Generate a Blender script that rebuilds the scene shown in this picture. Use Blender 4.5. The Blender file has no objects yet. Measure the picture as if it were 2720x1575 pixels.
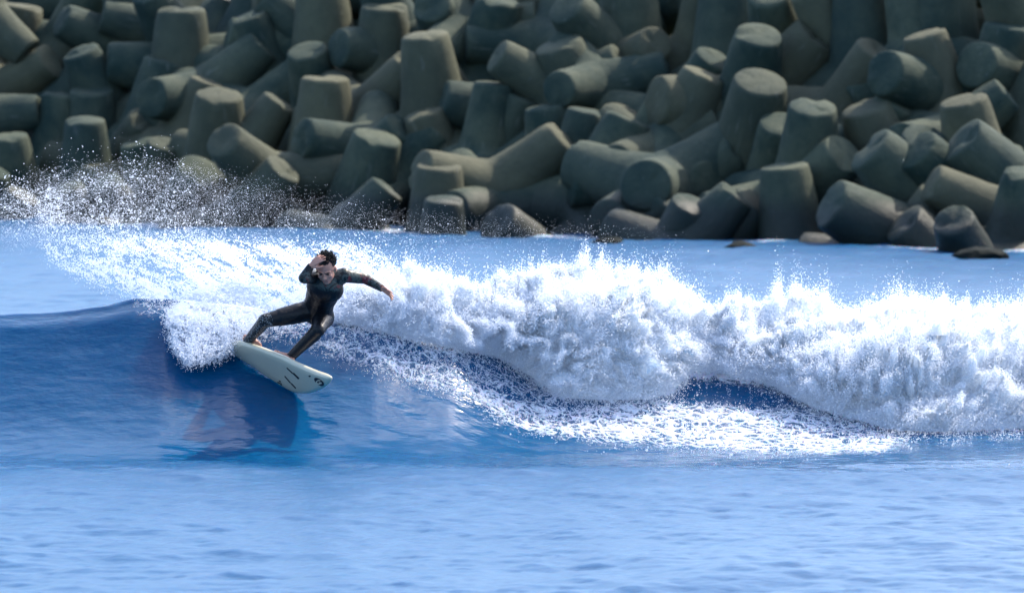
import bpy, math, random
import numpy as np
from mathutils import Vector, Matrix

sc = bpy.context.scene
R = math.radians
rng = np.random.default_rng(7)
random.seed(7)

# ------------------------------------------------------------------ camera, sky, sun, exposure
F = 14286.0            # focal length in photograph pixels (2720 wide)
CAMZ = 3.6
PITCH = math.atan(617.5 / F)
cam_d = bpy.data.cameras.new('camera'); cam = bpy.data.objects.new('camera', cam_d)
sc.collection.objects.link(cam); sc.camera = cam
cam.location = (0, 0, CAMZ)
cam.rotation_euler = (R(90) - PITCH, 0, 0)
cam_d.sensor_width = 36; cam_d.lens = 36 * F / 2720
cam_d.dof.use_dof = True; cam_d.dof.focus_distance = 50.0; cam_d.dof.aperture_fstop = 3.2
cam_d.clip_start = 0.5; cam_d.clip_end = 9000

SUN_DIR = Vector((0.48, 0.44, 0.76)).normalized()
world = bpy.data.worlds.new('World'); sc.world = world; world.use_nodes = True
wn = world.node_tree
sky = wn.nodes.new('ShaderNodeTexSky'); sky.sky_type = 'NISHITA'; sky.sun_disc = False
sky.sun_elevation = math.asin(SUN_DIR.z)
sky.sun_rotation = math.atan2(SUN_DIR.x, SUN_DIR.y)
sky.air_density = 1.0; sky.dust_density = 2.5; sky.ozone_density = 2.0
bg = wn.nodes['Background']; bg.inputs[1].default_value = 0.15
wn.links.new(sky.outputs[0], bg.inputs[0])
sun_d = bpy.data.lights.new('sun', 'SUN'); sun = bpy.data.objects.new('sun', sun_d)
sc.collection.objects.link(sun)
sun.rotation_euler = SUN_DIR.to_track_quat('Z', 'Y').to_euler()
sun_d.energy = 2.6; sun_d.angle = R(0.5); sun_d.color = (1.0, 0.90, 0.76)
sc.view_settings.view_transform = 'Standard'; sc.view_settings.look = 'None'
sc.view_settings.gamma = 1; sc.view_settings.use_curve_mapping = False
sc.view_settings.exposure = 1.5
sc.cycles.use_denoising = True
sc.cycles.max_bounces = 8; sc.cycles.diffuse_bounces = 5; sc.cycles.glossy_bounces = 3
sc.cycles.transmission_bounces = 4; sc.cycles.transparent_max_bounces = 10; sc.cycles.caustics_reflective = False; sc.cycles.caustics_refractive = False

K = 2720 / 2520.0
CP, SP = math.cos(PITCH), math.sin(PITCH)
def ray(px, py):
    """direction of the sight line through a photograph pixel, scaled so that its y is 1"""
    u = (np.asarray(px, float) - 1360) / F; v = -(np.asarray(py, float) - 787.5) / F
    y = CP + v * SP; z = -SP + v * CP
    return u / y, z / y
def at(px, py, D):
    u, z = ray(px, py)
    return u * D, D + 0 * u, CAMZ + z * D
def atv(px, py, D):
    return Vector([float(c) for c in at(px, py, D)])
def project(x, y, z):
    dy, dz = y, z - CAMZ
    yc = dy * CP - dz * SP; vc = dy * SP + dz * CP
    return 1360 + F * x / yc, 787.5 - F * vc / yc

# ------------------------------------------------------------------ helpers
col = sc.collection
def tag(o, label=None, cat=None, group=None, kind=None):
    for k, v in (('label', label), ('category', cat), ('group', group), ('kind', kind)):
        if v: o[k] = v
    return o
def link(name, me, mat=None, parent=None):
    o = bpy.data.objects.new(name, me); col.objects.link(o)
    if mat is not None and me is not None: me.materials.append(mat)
    if parent is not None: o.parent = parent
    return o
def np_mesh(name, verts, faces, smooth=True):
    """verts (n,3), faces (m,k) arrays"""
    me = bpy.data.meshes.new(name)
    verts = np.asarray(verts, np.float32); faces = np.asarray(faces, np.int32)
    m, k = faces.shape
    me.vertices.add(len(verts)); me.vertices.foreach_set('co', verts.ravel())
    me.loops.add(m * k); me.loops.foreach_set('vertex_index', faces.ravel())
    me.polygons.add(m); me.polygons.foreach_set('loop_start', np.arange(0, m * k, k, dtype=np.int32))
    me.update(calc_edges=True); me.validate()
    if smooth: me.polygons.foreach_set('use_smooth', np.ones(len(me.polygons), bool))
    return me
def grid_faces(nu, nv):
    i = np.arange(nu * nv).reshape(nv, nu)
    return np.stack([i[:-1, :-1], i[:-1, 1:], i[1:, 1:], i[1:, :-1]], -1).reshape(-1, 4)

def fft_tile(n, lo, hi, beta, seed, ax=1.0, ay=1.0):
    """periodic noise of unit variance, wave numbers lo..hi per tile, power k^-beta; ax, ay stretch along x, y"""
    g = np.random.default_rng(seed)
    w = np.fft.fft2(g.standard_normal((n, n)))
    kx = np.fft.fftfreq(n) * n; ky = kx[:, None]; kx = kx[None, :]
    k = np.sqrt((kx * ax) ** 2 + (ky * ay) ** 2)
    a = np.where((k >= lo) & (k <= hi), np.maximum(k, 1e-3) ** (-beta), 0)
    r = np.real(np.fft.ifft2(w * a)); r -= r.mean()
    return (r / r.std()).astype(np.float32)
def samp(t, u, v):
    """bilinear periodic look-up; u, v in tiles"""
    n = t.shape[0]
    u = (np.asarray(u) % 1.0) * n; v = (np.asarray(v) % 1.0) * n
    i = np.floor(u).astype(int); j = np.floor(v).astype(int); fu = u - i; fv = v - j
    i %= n; j %= n; i1 = (i + 1) % n; j1 = (j + 1) % n
    return (t[j, i] * (1 - fu) + t[j, i1] * fu) * (1 - fv) + (t[j1, i] * (1 - fu) + t[j1, i1] * fu) * fv
def sstep(a, b, x):
    t = np.clip((x - a) / (b - a), 0, 1); return t * t * (3 - 2 * t)
def inpoly(px, py, poly):
    px = np.asarray(px); inside = np.zeros(px.shape, bool); n = len(poly)
    for i in range(n):
        x0, y0 = poly[i]; x1, y1 = poly[(i + 1) % n]
        if y0 == y1: continue
        c = ((y0 > py) != (y1 > py)) & (px < (x1 - x0) * (py - y0) / (y1 - y0) + x0)
        inside ^= c
    return inside
GS = 4                                     # density maps: one cell per 4 photograph pixels
GW, GH = 760, 394
def blur(a, sx, sy=None):
    sy = sx if sy is None else sy
    pad = 64; b = np.pad(a, pad, mode='edge')
    kx = np.fft.rfftfreq(b.shape[1]); ky = np.fft.fftfreq(b.shape[0])[:, None]
    return np.fft.irfft2(np.fft.rfft2(b) * np.exp(-2 * (math.pi ** 2) * ((kx * sx) ** 2 + (ky * sy) ** 2)), b.shape)[pad:-pad, pad:-pad]
_mx, _my = np.meshgrid((np.arange(GW) + .5) * GS, (np.arange(GH) + .5) * GS)
def polymap(poly2520, s, sy=None):
    p = [(a * K, b * K) for a, b in poly2520]
    return np.clip(blur(inpoly(_mx, _my, p).astype(float), s / GS, (sy or s) / GS), 0, 1)
def lookup(m, px, py):
    i = np.clip(px / GS - .5, 0, GW - 1.001); j = np.clip(py / GS - .5, 0, GH - 1.001)
    a = i.astype(int); b = j.astype(int); fu = i - a; fv = j - b
    return (m[b, a] * (1 - fu) + m[b, a + 1] * fu) * (1 - fv) + (m[b + 1, a] * (1 - fu) + m[b + 1, a + 1] * fu) * fv

# ------------------------------------------------------------------ materials
class NT:
    def __init__(s, name):
        s.m = bpy.data.materials.new(name); s.m.use_nodes = True; s.t = s.m.node_tree
        s.b = s.t.nodes['Principled BSDF']; s.out = s.t.nodes['Material Output']
    def n(s, typ, ins=None, **kw):
        nd = s.t.nodes.new(typ)
        for k, v in kw.items(): setattr(nd, k, v)
        for k, v in (ins or {}).items(): s.set(nd, k, v)
        return nd
    def set(s, nd, k, v):
        if isinstance(v, bpy.types.NodeSocket): s.t.links.new(v, nd.inputs[k])
        else: nd.inputs[k].default_value = v
    def P(s, **kw):
        for k, v in kw.items(): s.set(s.b, k.replace('_', ' '), v)
    def math(s, op, a, b=0.0, clamp=False):
        nd = s.n('ShaderNodeMath', {0: a, 1: b}, operation=op, use_clamp=clamp); return nd.outputs[0]
    def noise(s, vec, scale, detail=4, rough=0.55, dist=0.0):
        return s.n('ShaderNodeTexNoise', {'Vector': vec, 'Scale': scale, 'Detail': detail, 'Roughness': rough, 'Distortion': dist}).outputs[0]
    def ramp(s, fac, a, b, smooth=True):
        nd = s.n('ShaderNodeMapRange', {'Value': fac, 'From Min': a, 'From Max': b}, interpolation_type='SMOOTHSTEP' if smooth else 'LINEAR')
        return nd.outputs[0]
    def mix(s, f, a, b):
        nd = s.n('ShaderNodeMix', data_type='RGBA'); s.set(nd, 0, f); s.set(nd, 6, a); s.set(nd, 7, b); return nd.outputs[2]
    def pos(s): return s.n('ShaderNodeNewGeometry').outputs['Position']
    def obj(s): return s.n('ShaderNodeTexCoord').outputs['Object']
    def vmul(s, v, xyz): return s.n('ShaderNodeVectorMath', {0: v, 1: xyz}, operation='MULTIPLY').outputs[0]
    def bump(s, h, dist, strength=1.0, normal=None):
        nd = s.n('ShaderNodeBump', {'Height': h, 'Distance': dist, 'Strength': strength})
        if normal is not None: s.set(nd, 'Normal', normal)
        return nd.outputs[0]
def C(r, g, b): return (r, g, b, 1)

def mat_water():
    t = NT('sea_water'); p = t.pos()
    a = t.n('ShaderNodeAttribute', attribute_name='foam').outputs['Fac']
    warp = t.n('ShaderNodeTexNoise', {'Vector': p, 'Scale': 3.0, 'Detail': 2.0}).outputs['Color']
    wp = t.n('ShaderNodeVectorMath', {0: warp, 1: (0.5, 0.5, 0.5), 2: p}, operation='MULTIPLY_ADD').outputs[0]
    v1 = t.n('ShaderNodeTexVoronoi', {'Vector': wp, 'Scale': 7.5}, feature='DISTANCE_TO_EDGE').outputs['Distance']
    v2 = t.n('ShaderNodeTexVoronoi', {'Vector': wp, 'Scale': 30.0}, feature='DISTANCE_TO_EDGE').outputs['Distance']
    nz = t.noise(wp, 26.0, 6, 0.75)
    lace = t.math('ADD', t.math('MULTIPLY', t.math('SUBTRACT', 1.0, t.ramp(v1, 0.0, 0.24)), 0.50), t.math('MULTIPLY', t.math('SUBTRACT', 1.0, t.ramp(v2, 0.0, 0.30)), 0.30))
    lace = t.math('ADD', lace, t.math('MULTIPLY', nz, 0.75))            # about 0.3 .. 1.3
    thr = t.math('SUBTRACT', 1.35, t.math('MULTIPLY', a, 1.1))
    d = t.math('SUBTRACT', lace, thr)
    fm = t.math('MULTIPLY', t.ramp(d, -0.26, 0.50), t.ramp(a, 0.02, 0.15))
    deep = C(0.0, 0.060, 0.158)
    t.P(Base_Color=t.mix(fm, deep, C(0.70, 0.76, 0.88)), Roughness=t.math('ADD', t.math('MULTIPLY', fm, 0.25), t.n('ShaderNodeAttribute', attribute_name='ruffle').outputs['Fac']), IOR=1.333)
    pw = t.vmul(p, (0.55, 1.0, 1.0))
    b1 = t.bump(t.noise(pw, 6.0, 3, 0.5), 0.018)
    b2 = t.bump(t.noise(pw, 26.0, 3, 0.55), 0.003, normal=b1)
    b3 = t.bump(fm, 0.02, normal=b2)
    t.set(t.b, 'Normal', b3)
    t.P(Subsurface_Weight=0.85, Subsurface_Radius=(0.15, 0.6, 1.0), Subsurface_Scale=0.22)
    return t.m
def mat_foam(name, base, blue, lo, hi, transl=0.6):
    t = NT(name); p = t.pos()
    n1 = t.noise(p, 2.6, 5, 0.6); n2 = t.noise(p, 16.0, 5, 0.7)
    f = t.math('ADD', t.math('MULTIPLY', n1, 0.5), t.math('MULTIPLY', n2, 0.5))
    c = t.mix(t.ramp(f, lo, hi), blue, base)
    nb = t.bump(t.noise(p, 30.0, 4, 0.6), 0.006, normal=t.bump(t.noise(p, 9.0, 4, 0.6), 0.02))
    d = t.n('ShaderNodeBsdfDiffuse', {'Color': c, 'Normal': nb}); tr = t.n('ShaderNodeBsdfTranslucent', {'Color': c})
    mx = t.n('ShaderNodeMixShader', {0: transl}); t.t.links.new(d.outputs[0], mx.inputs[1]); t.t.links.new(tr.outputs[0], mx.inputs[2])
    t.t.links.new(mx.outputs[0], t.out.inputs[0])
    return t.m
def mat_spray(name='spray_droplets', transl=0.5, clear=0.3):
    t = NT(name)
    d = t.n('ShaderNodeBsdfDiffuse', {'Color': C(0.86, 0.90, 0.96)}); tr = t.n('ShaderNodeBsdfTranslucent', {'Color': C(0.86, 0.90, 0.96)})
    mx = t.n('ShaderNodeMixShader', {0: transl}); t.t.links.new(d.outputs[0], mx.inputs[1]); t.t.links.new(tr.outputs[0], mx.inputs[2])
    tp = t.n('ShaderNodeBsdfTransparent'); m2 = t.n('ShaderNodeMixShader', {0: clear}); t.t.links.new(mx.outputs[0], m2.inputs[1]); t.t.links.new(tp.outputs[0], m2.inputs[2])
    t.t.links.new(m2.outputs[0], t.out.inputs[0])
    return t.m
def mat_concrete():
    t = NT('weathered_concrete'); p = t.obj(); w = t.pos()
    rnd = t.n('ShaderNodeObjectInfo').outputs['Random']
    off = t.n('ShaderNodeVectorMath', {0: p, 1: t.math('MULTIPLY', rnd, 90.0)}, operation='ADD').outputs[0]
    n1 = t.noise(off, 0.9, 6, 0.62); n2 = t.noise(off, 7.0, 6, 0.7); n3 = t.noise(off, 40.0, 3, 0.6)
    c = t.mix(t.ramp(n1, 0.32, 0.68), C(0.010, 0.030, 0.024), C(0.078, 0.092, 0.060))
    c = t.mix(t.math('MULTIPLY', t.ramp(n2, 0.45, 0.75), 0.45), c, C(0.024, 0.040, 0.033))
    c = t.mix(t.math('MULTIPLY', rnd, 0.5), c, C(0.026, 0.044, 0.038))
    warm = t.ramp(t.math('FRACT', t.math('MULTIPLY', rnd, 7.31)), 0.55, 1.0)
    c = t.mix(t.math('MULTIPLY', warm, 0.36), c, C(0.140, 0.118, 0.066))
    pit = t.noise(off, 70.0, 2, 0.5); c = t.mix(t.math('MULTIPLY', t.ramp(pit, 0.62, 0.70), 0.5), c, C(0.02, 0.026, 0.022))
    str_ = t.noise(t.vmul(off, (5.0, 5.0, 0.8)), 2.0, 4, 0.6)
    c = t.mix(t.math('MULTIPLY', t.ramp(str_, 0.60, 0.74), 0.25), c, C(0.20, 0.21, 0.19))
    z = t.n('ShaderNodeSeparateXYZ', {0: w}).outputs[2]
    wet = t.math('SUBTRACT', 1.0, t.ramp(t.math('ADD', z, t.math('MULTIPLY', n1, -0.9)), 0.0, 0.6))
    c = t.mix(t.math('MULTIPLY', wet, 0.85), c, C(0.012, 0.018, 0.017))
    t.P(Base_Color=c, Roughness=t.math('SUBTRACT', 0.85, t.math('MULTIPLY', wet, 0.4)), Specular_IOR_Level=0.3)
    hb = t.bump(n3, 0.012, normal=t.bump(n2, 0.03))
    t.set(t.b, 'Normal', hb)
    return t.m
def mat_simple(name, colr, rough=0.5, vary=0.15, scale=20, bumpd=0.0, spec=0.5, coat=0.0):
    t = NT(name); p = t.obj(); n = t.noise(p, scale, 4, 0.6)
    dark = C(*[c * (1 - vary) for c in colr]); lite = C(*[min(1, c * (1 + vary)) for c in colr])
    t.P(Base_Color=t.mix(n, dark, lite), Roughness=rough, Specular_IOR_Level=spec, Coat_Weight=coat)
    if bumpd: t.set(t.b, 'Normal', t.bump(n, bumpd))
    return t.m

M_water = mat_water()
M_foam = mat_foam('whitewater_foam', C(0.88, 0.92, 0.96), C(0.50, 0.70, 0.88), 0.32, 0.48)
M_spray = mat_spray()
M_conc = mat_concrete()
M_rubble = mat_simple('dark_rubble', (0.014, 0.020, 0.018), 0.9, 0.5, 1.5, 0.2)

# ------------------------------------------------------------------ water surface
OC1 = fft_tile(512, 6, 230, 1.9, 1, 1.0, 0.62)      # 24 m tile: swell chop
OC2 = fft_tile(512, 8, 200, 1.6, 2, 1.25, 0.7)     # 7 m tile: ripples
BIG = fft_tile(256, 1, 12, 1.2, 3)
XC = lambda px, D: (px - 1360) / F * D
_cp = np.array([-600, 0, 200, 356, 450, 560, 1000, 1200, 1400, 1700, 2000, 2720, 3400])
_zc = np.array([1.1, 1.23, 1.33, 1.43, 1.40, 1.30, 1.14, 1.0, .86, .8, .8, .78, .7])
_ya = np.array([48.3, 48.35, 48.35, 48.4, 48.4, 48.5, 48.5, 48.7, 49.3, 49.7, 50.0, 50.9, 51.8])
def wave(x, y):
    px = 1360 + F * x / 51.0
    zc = np.interp(px, _cp, _zc) + 0.035 * samp(BIG, x / 14.0, 0.3); ya = np.interp(px, _cp, _ya)
    zc = zc * (1 - sstep(10, 22, np.abs(x)) * 0.8)
    yc = ya + 2.7
    s = np.clip((y - ya) / (yc - ya), 0, 1)
    front = s ** 1.9 * (1 - 0.10 * sstep(.88, 1.0, s)) + 0.02 * sstep(-1.5, 1, (y - ya))
    front = front / 0.92
    b = np.clip((y - yc) / 2.4, 0, None)
    back = np.exp(-b ** 1.35) 
    return zc * np.where(y < yc, front, back)
def height(x, y, ripple=True):
    z = wave(x, y)
    if ripple:
        face = np.clip((y - 47.5) / 1.5, 0, 1) * np.clip((52.5 - y) / 1, 0, 1)
        amp = 1 - 0.55 * face
        z = z + amp * (0.0155 * samp(OC1, x / 24.0 + .13, y / 24.0) + 0.0045 * samp(OC2, x / 7.0, y / 7.0 + .4))
        z = z + 0.03 * samp(BIG, x / 60.0, y / 35.0)
    return z
def lines(segs):
    out = []
    for a, b, st in segs:
        out.append(np.arange(a, b, st))
    return np.concatenate(out)
ex = lines([(6.5, 16, .12), (16, 40, .8), (40, 200, 12), (200, 3001, 350)])
xs = np.concatenate([-ex[::-1], np.arange(-6.5, 6.5, .036)[1:], ex])
ys = np.concatenate([-lines([(0, 200, 25), (200, 3001, 350)])[::-1], lines([(2, 32, 1.5), (32, 47, .05), (47, 53, .032), (53, 62, .07), (62, 135, .13), (135, 200, 3), (200, 6001, 400)])])
GX, GY = np.meshgrid(xs, ys)
near = (np.abs(GX) < 45) & (GY > 28) & (GY < 140)
Z = np.where(near, height(GX, GY), wave(GX, GY))
V = np.stack([GX, GY, Z], -1).reshape(-1, 3)
me = np_mesh('sea', V, grid_faces(len(xs), len(ys)))
# foam lying on the water: where the breaking wave has left it
lace_hi = [(1150, 960), (1300, 985), (1400, 1000), (1650, 985), (1900, 1000), (2000, 1010), (2190, 1060), (2260, 1075), (2170, 1112), (1900, 1116), (1500, 1088), (1290, 1058), (1200, 1015)]
lace_mid = [(900, 850), (1000, 880), (1150, 930), (1290, 990), (1260, 1030), (1130, 965), (1000, 935), (900, 900), (760, 850), (800, 830)]
lace_lo = [(620, 780), (760, 790), (860, 780), (1100, 840), (1300, 910), (1500, 1000), (1330, 1000), (1200, 960), (1050, 950), (880, 900), (700, 830), (560, 840)]
crest_l = [(330, 735), (430, 750), (470, 800), (470, 860), (430, 820), (400, 775), (340, 765)]
under = [(840, 740), (1000, 700), (1400, 690), (2000, 760), (2800, 760), (2800, 1052), (2330, 1062), (2130, 1045), (2000, 1005), (1900, 950), (1700, 930), (1640, 975), (1390, 980), (1320, 940), (1230, 880), (1100, 855), (900, 790)]
splash = [(430, 760), (600, 700), (640, 780), (590, 850), (520, 885), (460, 890), (425, 840)]
fmap = np.maximum.reduce([0.60 * polymap(lace_hi, 16, 9), 0.50 * polymap(lace_mid, 16, 10), 0.38 * polymap(lace_lo, 24, 14),
                          0.45 * polymap(crest_l, 10), 0.95 * polymap(under, 10, 8), 0.9 * polymap(splash, 10)])
fmap = fmap + 0.06 * blur(rng.standard_normal(fmap.shape) * 8, 4, 2) * (fmap > 0.05) * (fmap < 0.9)
pxv, pyv = project(GX, np.maximum(GY, 5), Z)
ok = (GY > 46) & (GY < 56) & (np.abs(GX) < 8)
fv = np.where(ok, lookup(fmap, pxv, pyv), 0)
# white water left behind the breaker, spreading over its back
fv = np.where((GY > 54) & (GY < 62) & (GX > -2), np.maximum(fv, 0.25 * sstep(62, 55, GY)), fv)
_d = (GY - (124.5 - 0.9275 * (GX + 11.85))) * 0.733 - .4      # wash round the feet of the breakwater
fv = np.maximum(fv, 0.62 * np.exp(-(_d / 1.1) ** 2) * sstep(-.6, .8, samp(BIG, GX / 16, GY / 16)) * (np.abs(GX) < 40))
att = me.attributes.new('foam', 'FLOAT', 'POINT'); att.data.foreach_set('value', np.clip(fv, 0, 1).astype(np.float32).ravel())
ruf = 0.34 - 0.21 * sstep(47.2, 48.6, GY + 0.25 * samp(BIG, GX / 9, GY / 9)) * np.clip((53.0 - GY) / 1, 0, 1)     # wind-ruffled flats, stretched smooth face
att = me.attributes.new('ruffle', 'FLOAT', 'POINT'); att.data.foreach_set('value', ruf.astype(np.float32).ravel())
sea = link('sea', me, M_water); tag(sea, kind='structure')

def hit_water(px, py):
    """first point where a sight line meets the water near the wave"""
    px = np.asarray(px, float); py = np.asarray(py, float)
    u, dz = ray(px, py); D = np.full(px.shape, 46.0); done = np.zeros(px.shape, bool)
    for d in np.arange(46, 60, 0.04):
        z = CAMZ + dz * d; h = wave(u * d, np.full(px.shape, d))
        hitn = (~done) & (z <= h); D[hitn] = d; done |= hitn
    D[~done] = 56
    return D

# ------------------------------------------------------------------ whitewater: the broken part of the wave
top_c = [(880, 850), (930, 800), (975, 775), (1058, 757), (1144, 752), (1190, 772), (1240, 792), (1300, 780), (1380, 765), (1447, 738), (1520, 742), (1600, 748), (1727, 757), (1790, 782), (1835, 815), (1880, 855), (1905, 845), (1942, 820), (2000, 846), (2060, 838), (2158, 833), (2223, 864), (2300, 850), (2374, 824), (2480, 828), (2560, 830), (2640, 850), (2720, 838), (3000, 850), (3300, 870)]
bot_c = [(880, 858), (930, 862), (1050, 890), (1187, 922), (1330, 945), (1415, 1003), (1490, 1055), (1600, 1062), (1740, 1060), (1800, 1030), (1835, 985), (1900, 985), (2050, 1022), (2160, 1082), (2300, 1120), (2380, 1143), (2515, 1147), (2620, 1142), (2720, 1136), (3000, 1130), (3300, 1120)]
BL1 = fft_tile(256, 3, 14, 1.0, 11); BL2 = fft_tile(256, 8, 60, 1.15, 12); BL3 = fft_tile(512, 30, 200, 1.0, 13); 
PX = np.arange(880, 3300, 4.0)
tpy = np.interp(PX, *zip(*top_c)); bpy_ = np.interp(PX, *zip(*bot_c))
def sm1(a, w):
    k_ = np.exp(-(np.arange(-3 * w, 3 * w + 1) / w) ** 2); k_ /= k_.sum(); return np.convolve(np.pad(a, 3 * w, mode='edge'), k_, 'valid')
tpy = sm1(tpy, 5); bpy_ = sm1(bpy_, 5)
Db = sm1(hit_water(PX, bpy_), 12)
Dt = np.maximum(np.interp(PX, _cp, _ya) + 2.7, Db + 0.4)
nf, nb = 90, 26
xb, _, zb = at(PX, bpy_, Db); xt, _, zt = at(PX, tpy, Dt)
fade = sstep(880, 1000, PX)
P = np.zeros((nf + nb, len(PX), 3))
for j in range(nf):
    v = j / (nf - 1)
    D = Db + (Dt - Db) * v - 0.30 * math.sin(math.pi * min(1, v * 1.1)) * fade * sstep(0.0, 1.0, (zt - zb))
    z = zb + (zt - zb) * (math.sin(v * math.pi / 2) ** 0.9)
    x = (PX - 1360) / F * D
    P[j] = np.stack([x, D, z], -1)
for j in range(nb):
    v = (j + 1) / nb
    D = Dt + 2.2 * v; x = (PX - 1360) / F * D
    zz = wave(x, D) - 0.25
    P[nf + j] = np.stack([x, D, zt + (zz - zt) * (v ** 1.6)], -1)
du = np.gradient(P, axis=1); dv = np.gradient(P, axis=0)
Ps = np.stack([np.cumsum(np.ones(len(PX))) * 0 + PX] , -1); N = np.cross(du, dv); 
if N[40, 300, 1] > 0: N = -N
ker = np.exp(-(np.arange(-60, 61) / 25.0) ** 2); ker /= ker.sum()
for c_ in range(3):
    for j_ in range(N.shape[0]): N[j_, :, c_] = np.convolve(np.pad(N[j_, :, c_], 60, mode='edge'), ker, 'valid')
N /= np.linalg.norm(N, axis=-1, keepdims=True) + 1e-9
arc = np.concatenate([[0 * PX], np.cumsum(np.linalg.norm(np.diff(P, axis=0), axis=-1), axis=0)])
X_, A_ = P[..., 0], P[..., 1] * .6 + P[..., 2] * 1.1
w1 = samp(BL2, X_ / 9.0 + .5, A_ / 9.0) * .12
b1 = np.abs(samp(BL1, X_ / 6.0 + w1, A_ / 6.0 - X_ / 14.0)); b2 = np.abs(samp(BL2, X_ / 8.0 + w1, A_ / 8.0 + .3)); b3 = samp(BL3, X_ / 4.0, A_ / 4.0)
g1 = samp(BL1, X_ / 6.0 + w1, A_ / 6.0 - X_ / 14.0); g2 = samp(BL2, X_ / 7.0 + w1, A_ / 7.0 + .3)
edge = np.minimum(1, np.minimum(arc / 0.25, (arc[-1:] - arc) / 0.3)) * fade
disp = edge * (0.095 * g1 + 0.012 * g2 + 0.002 * b3)
P2 = P + N * disp[..., None]
me = np_mesh('whitewater', P2.reshape(-1, 3), grid_faces(len(PX), nf + nb))
ww = link('whitewater', me, M_foam)
tag(ww, 'tumbling white foam of the broken wave right of the surfer', 'whitewater', kind='stuff')

# ------------------------------------------------------------------ spray: clouds of real droplets
def droplets(name, pts, rad, label):
    me = bpy.data.meshes.new(name); me.vertices.add(len(pts)); me.vertices.foreach_set('co', np.asarray(pts, np.float32).ravel())
    a = me.attributes.new('drop_size', 'FLOAT', 'POINT'); a.data.foreach_set('value', np.asarray(rad, np.float32))
    o = link(name, me, M_spray)
    ng = bpy.data.node_groups.new('droplets', 'GeometryNodeTree')
    ng.interface.new_socket('Geometry', in_out='INPUT', socket_type='NodeSocketGeometry')
    ng.interface.new_socket('Geometry', in_out='OUTPUT', socket_type='NodeSocketGeometry')
    gi = ng.nodes.new('NodeGroupInput'); go = ng.nodes.new('NodeGroupOutput')
    mp = ng.nodes.new('GeometryNodeMeshToPoints'); na = ng.nodes.new('GeometryNodeInputNamedAttribute'); na.data_type = 'FLOAT'
    na.inputs[0].default_value = 'drop_size'; sm = ng.nodes.new('GeometryNodeSetMaterial'); sm.inputs['Material'].default_value = M_spray
    ng.links.new(gi.outputs[0], mp.inputs['Mesh']); ng.links.new(na.outputs[0], mp.inputs['Radius'])
    ng.links.new(mp.outputs[0], sm.inputs[0]); ng.links.new(sm.outputs[0], go.inputs[0])
    md = o.modifiers.new('droplets', 'NODES'); md.node_group = ng
    tag(o, label, 'spray', kind='stuff')
    return o
def sample_map(dm, n):
    """n photograph pixels drawn from a density map"""
    p = dm.ravel() / dm.sum(); idx = rng.choice(len(p), n, p=p)
    j, i = np.divmod(idx, GW)
    return (i + rng.random(n)) * GS, (j + rng.random(n)) * GS
def tiled(t, sx, sy, rot=0.0):
    c, s = math.cos(rot), math.sin(rot)
    return samp(t, (_mx * c + _my * s) / sx, (-_mx * s + _my * c) / sy)
NS1 = fft_tile(512, 4, 120, 1.1, 21); NS2 = fft_tile(512, 20, 200, 0.6, 22)

# fan of spray thrown up behind the surfer
sheet = [(115, 605), (150, 585), (330, 588), (600, 602), (900, 612), (950, 650), (940, 700), (870, 755), (760, 785), (640, 830), (570, 850), (470, 830), (410, 770), (340, 730), (220, 690), (140, 640)]
dm = polymap(sheet, 20, 11)
dm *= np.clip(0.75 + 0.55 * tiled(NS1, 1300, 380, 0.45) + 0.35 * tiled(NS2, 1500, 500, 0.45), 0.05, 3)
dm *= 0.55 + 0.75 * sstep(250, 620, _mx) 
n = 120000
px, py = sample_map(dm, n)
D = 51.3 + rng.normal(0, 0.40, n) - 0.8 * sstep(800, 920, py)
D = np.maximum(D, 50.45)
x, y, z = at(px, py, D); r = rng.lognormal(math.log(0.0026), 0.45, n)
droplets('spray_fan', np.stack([x, y, z], -1), r, 'broad fan of white spray thrown up behind the surfer')

# the thick curl of white water at the tail of the board
curl = [(415, 775), (470, 735), (560, 700), (640, 720), (650, 790), (600, 835), (575, 850), (530, 880), (470, 893), (435, 850)]
dm = polymap(curl, 14) ** 1.5
dm *= np.clip(0.9 + 0.5 * tiled(NS1, 420, 700, -0.6) + 0.2 * tiled(NS2, 500, 900, -0.6), 0.05, 3)
n = 240000
px, py = sample_map(dm, n)
D = hit_water(px, py) - 0.05 - np.abs(rng.normal(0, 0.14, n)); D = np.clip(D, 49.8, 51.2)
x, y, z = at(px, py, D); r = rng.lognormal(math.log(0.0030), 0.4, n)
droplets('curl_spray', np.stack([x, y, z], -1), r, 'dense white curl of water at the tail of the surfboard')

# loose drops flying over the back water and in front of the breakwater
cloud = [(0, 490), (60, 440), (150, 385), (300, 360), (430, 375), (520, 440), (700, 500), (900, 545), (1200, 570), (900, 610), (500, 600), (0, 560)]
vert = sstep(330, 620, _my / K)
dm = polymap(cloud, 24) * (0.06 + vert ** 1.5) * np.clip(0.55 + 0.6 * tiled(NS1, 1100, 800, 0.3) + 0.7 * tiled(NS2, 700, 700), 0.0, 5)
dm *= (1 - .86 * sstep(300, 600, _mx / K)) * (.55 + .45 * sstep(0, 120, _mx / K))
dm += 1.3 * np.exp(-((_mx / K - 135) / 26) ** 2 - ((_my / K - 520) / 55) ** 2) * np.clip(0.7 + 0.6 * tiled(NS2, 600, 600), 0, 3)
dm += 0.9 * np.exp(-((_mx / K - 40) / 40) ** 2 - ((_my / K - 470) / 30) ** 2) * np.clip(0.2 + 0.8 * tiled(NS2, 600, 600), 0, 3)
n = 11000
px, py = sample_map(dm, n)
x, y, z = at(px, py, 51.8 + rng.normal(0, 0.6, n)); r = rng.lognormal(math.log(0.0026), 0.45, n)
droplets('loose_spray', np.stack([x, y, z], -1), r, 'loose white drops flying up in front of the breakwater on the left')
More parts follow.
